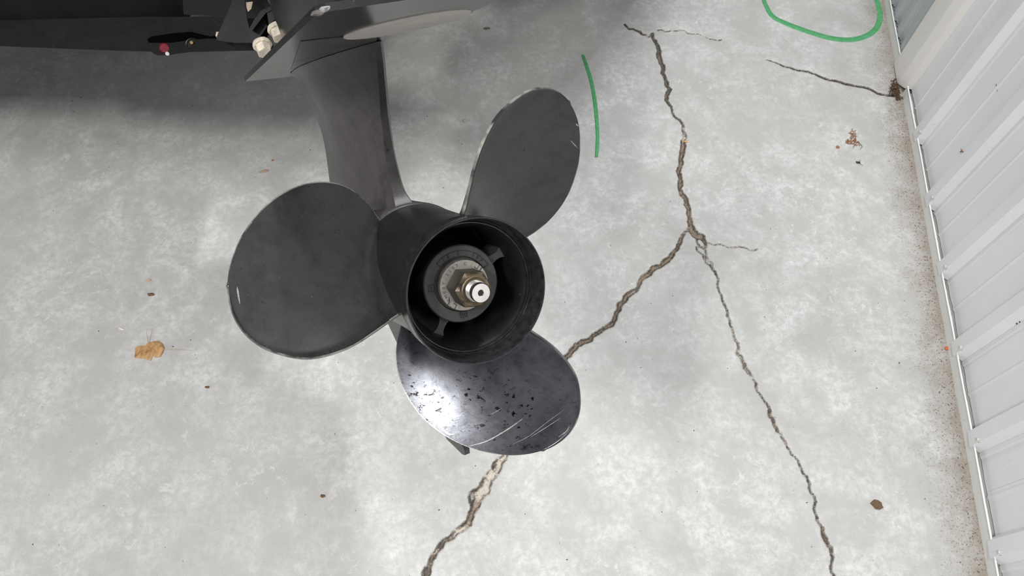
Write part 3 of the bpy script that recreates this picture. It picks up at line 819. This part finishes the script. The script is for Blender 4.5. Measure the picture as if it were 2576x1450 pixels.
def bolt(x, y, d, R, ax_px, parent, lab):
    """hex flange bolt head, seen from its side; ax_px is where the head points in the picture"""
    c = PX(x, y, d); ax = PX(x + ax_px[0], y + ax_px[1], d - ax_px[2]) - c; ax = Vector(ax).normalized()
    bm = bmesh.new()
    add_lathe(bm, [(-.005, .0), (-.005, R * 1.25), (-.002, R * 1.32), (.0005, R * 1.15), (.0006, 0)], 24)
    hexs = bmesh.ops.create_cone(bm, cap_ends=True, segments=6, radius1=R * 1.08, radius2=R * .98, depth=.012, matrix=Matrix.Translation((.006, 0, 0)) @ Matrix.Rotation(math.pi / 2, 4, 'Y') @ Matrix.Rotation(.35, 4, 'Z'))
    for v in bm.verts: v.co += Vector([random.uniform(-.0002, .0002) for _ in range(3)])
    q = ax.to_track_quat('X', 'Z').to_matrix().to_4x4(); q.translation = Vector(c)
    bmesh.ops.transform(bm, matrix=q, verts=bm.verts)
    o = mot_w('mount_bolt', bm, M_WHITE_BOLT, smooth=False); return o
bolt(702, 78, .90, .0105, (8, 26, .004), motor, None)
bolt(661, 117, .90, .0090, (8, 24, .006), motor, None)
slab('bare_patch', [(619, 6), (636, 4), (632, 22), (624, 30), (620, 18)], .966, .002, M_TAN, 0)
slab('bare_patch', [(756, 47), (764, 42), (760, 54), (752, 56)], .93, .002, M_TAN, 0)

# ================================================================ BOAT transom, top left
boat = empty('boat', T(*FL(200, 60)), 'black boat transom edge with drain lug crossing the top left corner', 'boat')
BI = T(*FL(200, 60)).inverted()
M_HULL = black_paint('boat_black_gelcoat', .0045, .5, .1, .2, tint=(1, 1.05, 1.05), spec=.12)
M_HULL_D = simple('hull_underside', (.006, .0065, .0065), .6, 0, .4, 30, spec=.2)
BD = 1.30
def boat_slab(name, poly, d, ext, mat, bev=.003, parent=None):
    bm = bmesh.new(); add_prism(bm, [PX(x, y, d) for x, y in poly], ext)
    if bev: bevel_all(bm, bev, 2, 50)
    bmesh.ops.transform(bm, matrix=BI, verts=bm.verts)
    return obj(name, bm, mat, parent or boat, True, 30)
top = [(x, y) for x, y in spline([(-260, 0), (-60, 14), (0, 18), (130, 26), (270, 34), (400, 42), (520, 41), (640, 38)], 24)]
low = [(x, y) for x, y in spline([(-260, 96), (-60, 111), (0, 116), (120, 121), (250, 126), (375, 130), (480, 131), (560, 129), (690, 124)], 24)]
boat_slab('transom_edge', top + low[::-1], BD, DEEP * .10, M_HULL, .004)
# hull rising behind it; unseen right side is shaped to shade the floor
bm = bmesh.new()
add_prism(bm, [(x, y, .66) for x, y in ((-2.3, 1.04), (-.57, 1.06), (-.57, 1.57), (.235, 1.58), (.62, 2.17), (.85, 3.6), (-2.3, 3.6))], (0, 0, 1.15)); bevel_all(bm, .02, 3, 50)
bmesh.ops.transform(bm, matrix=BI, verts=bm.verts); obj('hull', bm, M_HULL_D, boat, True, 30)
# black sheet for painted shade, lug with a red drain plug and a brass-lined hole
boat_slab('recess_shade', [(371, 98), (380, 92), (430, 84), (480, 80), (505, 86), (530, 92), (548, 88), (552, 98), (520, 99), (470, 106), (430, 110), (375, 112)], BD - .004, DEEP * .004, simple('recess_shade_black', (.002, .002, .002), .9, 0, .1, spec=.02), 0)
lug = boat_slab('drain_lug', [(373, 108), (430, 108), (470, 102), (520, 97), (560, 98), (640, 110), (660, 127), (560, 129), (480, 131), (455, 134), (430, 138), (400, 140), (388, 136), (378, 128)], BD - .018, DEEP * .05, M_HULL, .003)
def puck(name, x, y, d, R, mat, h=.004, prof=None, parent=None):
    bm = bmesh.new(); add_lathe(bm, prof or [(-.004, 0), (-.004, R), (h * .3, R), (h, R * .8), (h, 0)], 32)
    q = Vector(-(ray(x, y) @ CAM.T)).normalized().to_track_quat('X', 'Z').to_matrix().to_4x4(); q.translation = Vector(PX(x, y, d))
    bmesh.ops.transform(bm, matrix=BI @ q, verts=bm.verts); return obj(name, bm, mat, parent or boat)
puck('drain_plug', 414, 121, BD - .018, .0092, simple('red_plastic', (.16, .008, .018), .3, 0, .5, 300), .004, None, boat)['label'] = 'red drain plug'
puck('drain_hole', 485, 113, BD - .018, .0118, simple('hole_black', (.004, .004, .003), .4, 0, .2), .0012, [(-.002, 0), (-.002, .0118), (.001, .0118), (.0015, .0105), (-.001, .0095), (-.0015, 0)])
puck('brass_rivet', 482, 107, BD - .021, .0032, simple('old_brass', (.45, .30, .14), .4, .4, .3, 300), .002)
puck('plug_clip', 421, 135, BD - .02, .0035, M_BARE, .001)
boat_slab('bracket_tip', [(544, 80), (555, 80), (551, 92), (547, 97), (542, 90)], BD - .06, DEEP * .01, M_WHITE_BOLT, .001)['label'] = 'white chipped bracket tip'

# ================================================================ green marker lines on the slab
def marker(name, pts, w, label):
    m = M('green_marker_' + str(len(pts))); co = m.coord()
    f = m.noise(60, 5, .7, co); g = m.noise(300, 3, .6, co)
    m.set(Base_Color=m.mix(m.ramp(g, (.66, 0.), (.70, .8)), m.ramp(f, (.3, (.055, .30, .10)), (.7, (.12, .42, .19))), (.2, .22, .18)), Roughness=.6)
    P = spline([(x, y, ww) for x, y, ww in pts], len(pts) * 10)
    bm = bmesh.new(); G = [FL(p[0], p[1]) for p in P]; prev = None
    for i, g_ in enumerate(G):
        d = G[min(i + 1, len(G) - 1)] - G[max(i - 1, 0)]; d /= np.linalg.norm(d); s = np.array([-d[1], d[0], 0])
        hw = P[i][2] * .00055 * w
        cur = [bm.verts.new(g_ + s * hw * q + [0, 0, h]) for q, h in ((-1, 0), (-.85, .0011), (0, .0014), (.85, .0011), (1, 0))]
        if prev:
            for k in range(4): bm.faces.new([prev[k], prev[k + 1], cur[k + 1], cur[k]])
        prev = cur
    o = obj(name, bm, m.m, None, True, 60); return tag(o, label, 'floor marking')
marker('marker_line', [(1910, -60, 12), (1915, -20, 13), (1927, 14, 14), (1945, 42, 17), (1985, 62, 19), (2040, 82, 20), (2090, 96, 20), (2140, 100, 19), (2180, 90, 18), (2205, 70, 17), (2214, 40, 17), (2208, 8, 15), (2196, -20, 14), (2185, -60, 12)], 1, 'large green loop marked on the concrete near the right wall')
marker('marker_line', [(1466, 138, 9), (1476, 168, 11), (1486, 200, 11), (1494, 240, 11), (1500, 290, 11), (1503, 340, 10), (1502, 375, 10), (1500, 396, 8)], 1, 'short curved green line on the concrete beside the upper propeller blade')

# ================================================================ small litter on the floor
def crumpled(name, outline, c, h, mat, label, cat, seed=0, group=None, ridge=None):
    """thin dry sheet with an irregular outline given as floor pixels, curled and creased"""
    r = random.Random(seed); G = [FL(x, y) for x, y in outline]; cc = FL(*c)
    bm = bmesh.new(); rings = 6; rows = []
    for k in range(1, rings + 1):
        row = []
        for g in G:
            p = cc + (g - cc) * k / rings
            z = h * (.35 + .65 * mnoise.noise(Vector((p[0] * 60 + seed, p[1] * 60, 1.3)))) * (1 if k < rings else .75)
            row.append(bm.verts.new((p[0] - cc[0], p[1] - cc[1], max(.0006, abs(z)) + h * .3 * (1 - k / rings))))
        rows.append(row)
    c0 = bm.verts.new((0, 0, h * .55)); n = len(G)
    for i in range(n): bm.faces.new([c0, rows[0][i], rows[0][(i + 1) % n]])
    for a, b in zip(rows, rows[1:]):
        for i in range(n): bm.faces.new([a[i], b[i], b[(i + 1) % n], a[(i + 1) % n]])
    bmesh.ops.solidify(bm, geom=list(bm.faces), thickness=.0005)
    o = obj(name, bm, mat, None, True, 25); o.location = (cc[0], cc[1], 0.0006)
    return tag(o, label, cat, group) if label else o
mleaf = M('dry_leaf'); _c = mleaf.coord(); _f = mleaf.noise(70, 5, .65, _c, .6)
mleaf.set(Base_Color=mleaf.ramp(_f, (.34, (.36, .20, .06)), (.44, (.74, .46, .20)), (.60, (.88, .62, .34))), Roughness=.75).bump(_f, .3)
leaf = empty('dry_leaf', T(*FL(378, 885)), 'crumpled tan dry leaf with pale stems on the concrete at left', 'leaf')
def sub(o, name, parent):
    o.name = name; mt = o.matrix_world.copy(); o.parent = parent; o.location = Vector(o.location) - parent.location; return o
sub(crumpled('leaf_blade', [(341, 876), (350, 872), (370, 870), (376, 876), (384, 888), (388, 896), (383, 901), (380, 909), (366, 904), (341, 903), (340, 890)], (362, 888), .008, mleaf.m, None, None, 3), 'leaf_blade', leaf)
sub(crumpled('leaf_blade', [(371, 868), (388, 861), (400, 859), (408, 866), (414, 878), (410, 890), (404, 900), (392, 902), (384, 890), (374, 878)], (393, 880), .013, mleaf.m, None, None, 9), 'leaf_blade', leaf)
M_STEM = simple('pale_stem', (.50, .42, .34), .8, 0, .2, 200)
def stem(pts, r, mat, name, parent=None, z=.001):
    bm = bmesh.new(); P = spline([tuple(FL(x, y, zz)) for x, y, zz in pts], 12)
    o0 = np.array(parent.location) if parent is not None else FL(pts[0][0], pts[0][1])
    add_tube(bm, [p - o0 for p in P], [r * (1 - .6 * i / 11) for i in range(12)], 6)
    o = obj(name, bm, mat, parent); 
    if parent is None: o.location = o0
    return o
stem([(373, 864, .004), (370, 850, .012), (369, 838, .018), (370, 826, .022)], .0014, M_STEM, 'stem', leaf)
stem([(412, 880, .004), (440, 879, .004), (462, 880, .007), (484, 882, .006)], .0010, M_STEM, 'stem', leaf)

def clod(x, y, rx, ry, h, mat, name, label, cat, seed, group=None, rot=0):
    bm = bmesh.new(); bmesh.ops.create_icosphere(bm, subdivisions=2, radius=1)
    g = FL(x, y); ca, sa = math.cos(rot), math.sin(rot)
    for v in bm.verts:
        n = 1 + .5 * mnoise.noise(v.co * 1.6 + Vector((seed * 3.1, 0, 0))); v.co = v.co * n
        a, b = v.co.x * rx * .00105, v.co.y * ry * .00105
        v.co = Vector((a * ca - b * sa, a * sa + b * ca, max(0.0, v.co.z * h * .6 + h * .4)))
    o = obj(name, bm, mat, None, True, 40); o.location = (g[0], g[1], .0001)
    return tag(o, label, cat, group)
M_DIRT = simple('brown_dirt', (.16, .10, .06), .9, 0, .6, 400, .5)
M_RUST = simple('rusty_fleck', (.36, .17, .08), .8, 0, .4, 300, .3)
M_BUG = simple('insect_black', (.012, .014, .012), .4, 0, .3, 300)
M_SHARD = simple('pale_shard', (.78, .74, .68), .6, 0, .1, 300)
M_PEBB = simple('pale_pebble', (.50, .46, .41), .8, 0, .25, 300)
clod(380, 742, 9, 4, .004, M_DIRT, 'dirt_crumb', 'dark brown crumb on the concrete above the dry leaf', 'debris', 1)
clod(376, 706, 5, 3.5, .003, simple('tan_fleck', (.55, .36, .24), .8, 0, .2, 300), 'dirt_crumb', 'small tan crumb, the higher of two above the dry leaf', 'debris', 2)
clod(305, 828, 8, 2.5, .003, M_SHARD, 'pale_chip', 'small white chip on the concrete left of the dry leaf', 'debris', 3, None, -.4)
clod(1170, 305, 8, 7, .006, M_PEBB, 'pebble', 'pale pebble in the shade left of the upper blade', 'pebble', 4)
clod(665, 432, 13, 4, .003, simple('tan_sliver', (.42, .30, .21), .8, 0, .2, 300), 'wood_sliver', 'tan sliver lying left of the motor leg', 'debris', 5, None, .25)
clod(686, 404, 3.5, 3, .003, M_RUST, 'rust_fleck', 'tiny orange fleck left of the motor leg', 'debris', 6)
clod(522, 975, 5, 3, .003, M_DIRT, 'dirt_crumb', 'dark crumb below the left propeller blade', 'debris', 7)
clod(812, 1249, 5, 3.5, .003, M_DIRT, 'dirt_crumb', 'dark crumb on the open concrete at lower left', 'debris', 8)
clod(2205, 1271, 11, 9, .006, M_DIRT, 'dirt_clod', 'brown clod on the concrete near the lower right wall', 'debris', 9, None, -.5)
clod(2381, 877, 5, 5, .003, simple('red_fleck', (.55, .14, .06), .7, 0, .2, 300), 'rust_fleck', 'orange-red fleck in the dirt against the wall base', 'debris', 10)
clod(2107, 371, 5, 5, .004, M_RUST, 'rust_fleck', 'rust-brown fleck left of the dead grass tuft', 'debris', 11)
clod(1725, 357, 5, 4, .004, simple('orange_bit', (.70, .36, .15), .7, 0, .2, 300), 'leaf_bit', 'orange bit caught in the crack at right', 'debris', 12)
clod(1225, 72, 11, 5, .002, simple('dark_spot', (.17, .165, .15), .8, 0, .2, 300), 'dirt_clod', 'dark flat lump on the shaded floor right of the anode', 'debris', 13)
# brown clumps of dead fibre
def tuft(name, spots, label, n=26, seed=1, mat=None, R=6):
    r = random.Random(seed); bm = bmesh.new(); x0, y0 = spots[0]; g0 = FL(x0, y0)
    for _ in range(n):
        x, y = spots[r.randrange(len(spots))]; x += r.uniform(-R, R); y += r.uniform(-R, R); an = r.uniform(0, 6.28); L = r.uniform(3, 9)
        pts = [FL(x + math.cos(an + k * .5) * L * k / 3, y + math.sin(an + k * .5) * L * k / 3, r.uniform(.0008, .005)) - g0 for k in range(4)]
        add_tube(bm, pts, [r.uniform(.0006, .0013)] * 4, 4)
    o = obj(name, bm, mat or M_RUST, None); o.location = (g0[0], g0[1], 0); return tag(o, label, 'debris')
tuft('dead_grass', [(2146, 332), (2148, 342), (2147, 350), (2145, 358), (2152, 362), (2136, 357)], 'brown tangle of dead grass on the concrete near the post', 46, 2)
stem([(2156, 357, .001), (2164, 363, .003), (2169, 369, .003), (2163, 376, .001)], .0010, M_DIRT, 'dead_twig')
tag(bpy.data.objects['dead_twig'], 'thin brown twig hooked off the dead grass tangle', 'debris')
# insect
bug = empty('insect', T(*FL(2159, 410)), 'dead black insect on the concrete near the ribbed wall', 'insect')
o = clod(2158, 410, 5, 3.2, .004, M_BUG, 'body', 'x', 'x', 14); o.parent = bug; o.location = Vector(o.location) - bug.location; del o['label'], o['category']
for pts in ([(2160, 409, .002), (2163, 405, .004), (2165, 401, .001)], [(2161, 411, .002), (2167, 414, .004), (2172, 417, .001)], [(2157, 408, .002), (2154, 406, .003), (2153, 410, .001)]):
    stem(pts, .0007, M_BUG, 'insect_leg', bug)
# dirt heap at the foot of the post and loose grit along the wall base
def grit(name, n, fn, mat, seed, smin, smax):
    r = random.Random(seed); bm = bmesh.new()
    for _ in range(n):
        x, y, z = fn(r); s = r.uniform(smin, smax)
        t = bmesh.ops.create_icosphere(bm, subdivisions=1, radius=s, matrix=Matrix.Translation((x, y, z + s * .4)) @ Matrix.Rotation(r.uniform(0, 3), 4, (r.random(), r.random(), .3)) @ Matrix.Diagonal((r.uniform(.6, 2), r.uniform(.5, 1.2), r.uniform(.4, .8), 1)))
    o = obj(name, bm, mat, None, False); o['kind'] = 'stuff'; return o
def near_wall(r):
    s = r.uniform(-.15, 1.36); n = -abs(r.gauss(0, .022)) - .002
    return WP(s, n, 0)
tag(grit('wall_grit', 420, near_wall, M_DIRT, 5, .0005, .0015), 'brown grit strewn on the concrete along the wall base', 'dirt')
def near_post(r):
    return WP(1.385 + r.gauss(0, .016), -.012 - abs(r.gauss(0, .012)), abs(r.gauss(0, .003)))
tag(grit('corner_dirt', 260, near_post, simple('corner_dirt_brown', (.10, .062, .038), .9, 0, .7, 500), 6, .0010, .0036), 'dark brown dirt heaped at the foot of the cream post', 'dirt')
tuft('grass_nest', [(2284, 205), (2280, 212), (2287, 200), (2276, 218), (2290, 216), (2283, 222)], 'tan nest of dry grass caught at the foot of the cream post', 60, 5, simple('dry_grass', (.45, .34, .24), .8, 0, .4, 300), 7)
def scatter_floor(r):
    s_ = r.uniform(-.2, 1.9); return WP(s_, -r.uniform(.03, 2.5) if s_ < .95 else -r.uniform(1.15, 2.5), 0)
tag(grit('floor_specks', 230, scatter_floor, simple('speck_dark', (.08, .07, .06), .9, 0, .4, 400), 8, .0006, .0016), 'tiny dark specks scattered over the concrete floor', 'dirt')

# marks and husks on the ribbed wall
def on_wall(x, y, n):
    r = CAM @ ray(x, y); o = np.array([0, 0, CAM_H]); nn = np.array([WN[0], WN[1], 0]); p0 = np.array(WP(0, n, 0))
    return o + r * (((p0 - o) @ nn) / (r @ nn))
def wall_bit(x, y, n, pts, r, mat, name, label, cat):
    c = on_wall(x, y, n); e = empty(name, T(*c), label, cat)
    for k, seg in enumerate(pts):
        bm = bmesh.new(); P = [on_wall(x + a, y + b, n - z) - c for a, b, z in seg]
        add_tube(bm, P, [r * q for q in ([.4, 1, .4] if len(P) == 3 else [1] * len(P))], 6)
        obj(('body', 'wing', 'leg', 'leg')[k], bm, mat[k % len(mat)], e)
M_BLUE = simple('blue_black_shell', (.01, .06, .11), .3, 0, .4, 300)
wall_bit(2558, 812, NP, [[(-1, -6, .001), (0, 1, .003), (1, 9, .001)], [(5, -10, .001), (8, -3, .002), (8, 9, .001)], [(-3, -22, .001), (-2, -14, .002), (-1, -6, .001)]], .0020, [M_BLUE, M_BUG], 'insect', 'blue-black insect on the white ribbed wall at the right edge', 'insect')
wall_bit(2420, 380, NP, [[(-3, -6, .001), (0, 0, .003), (2, 5, .001)], [(-6, 2, .001), (0, 1, .002), (6, 3, .001)], [(3, -4, .001), (0, 0, .002), (-4, 5, .001)]], .0015, [M_RUST, M_DIRT], 'insect_husk', 'small brown husk stuck on the white wall below the cream post', 'debris')
wall_bit(2508, 220, NP, [[(-3, -16, .0004), (0, 0, .0008), (3, 18, .0004)]], .0018, [M_BUG], 'scuff_mark', 'short black scuff on the upper white wall panel', 'mark')
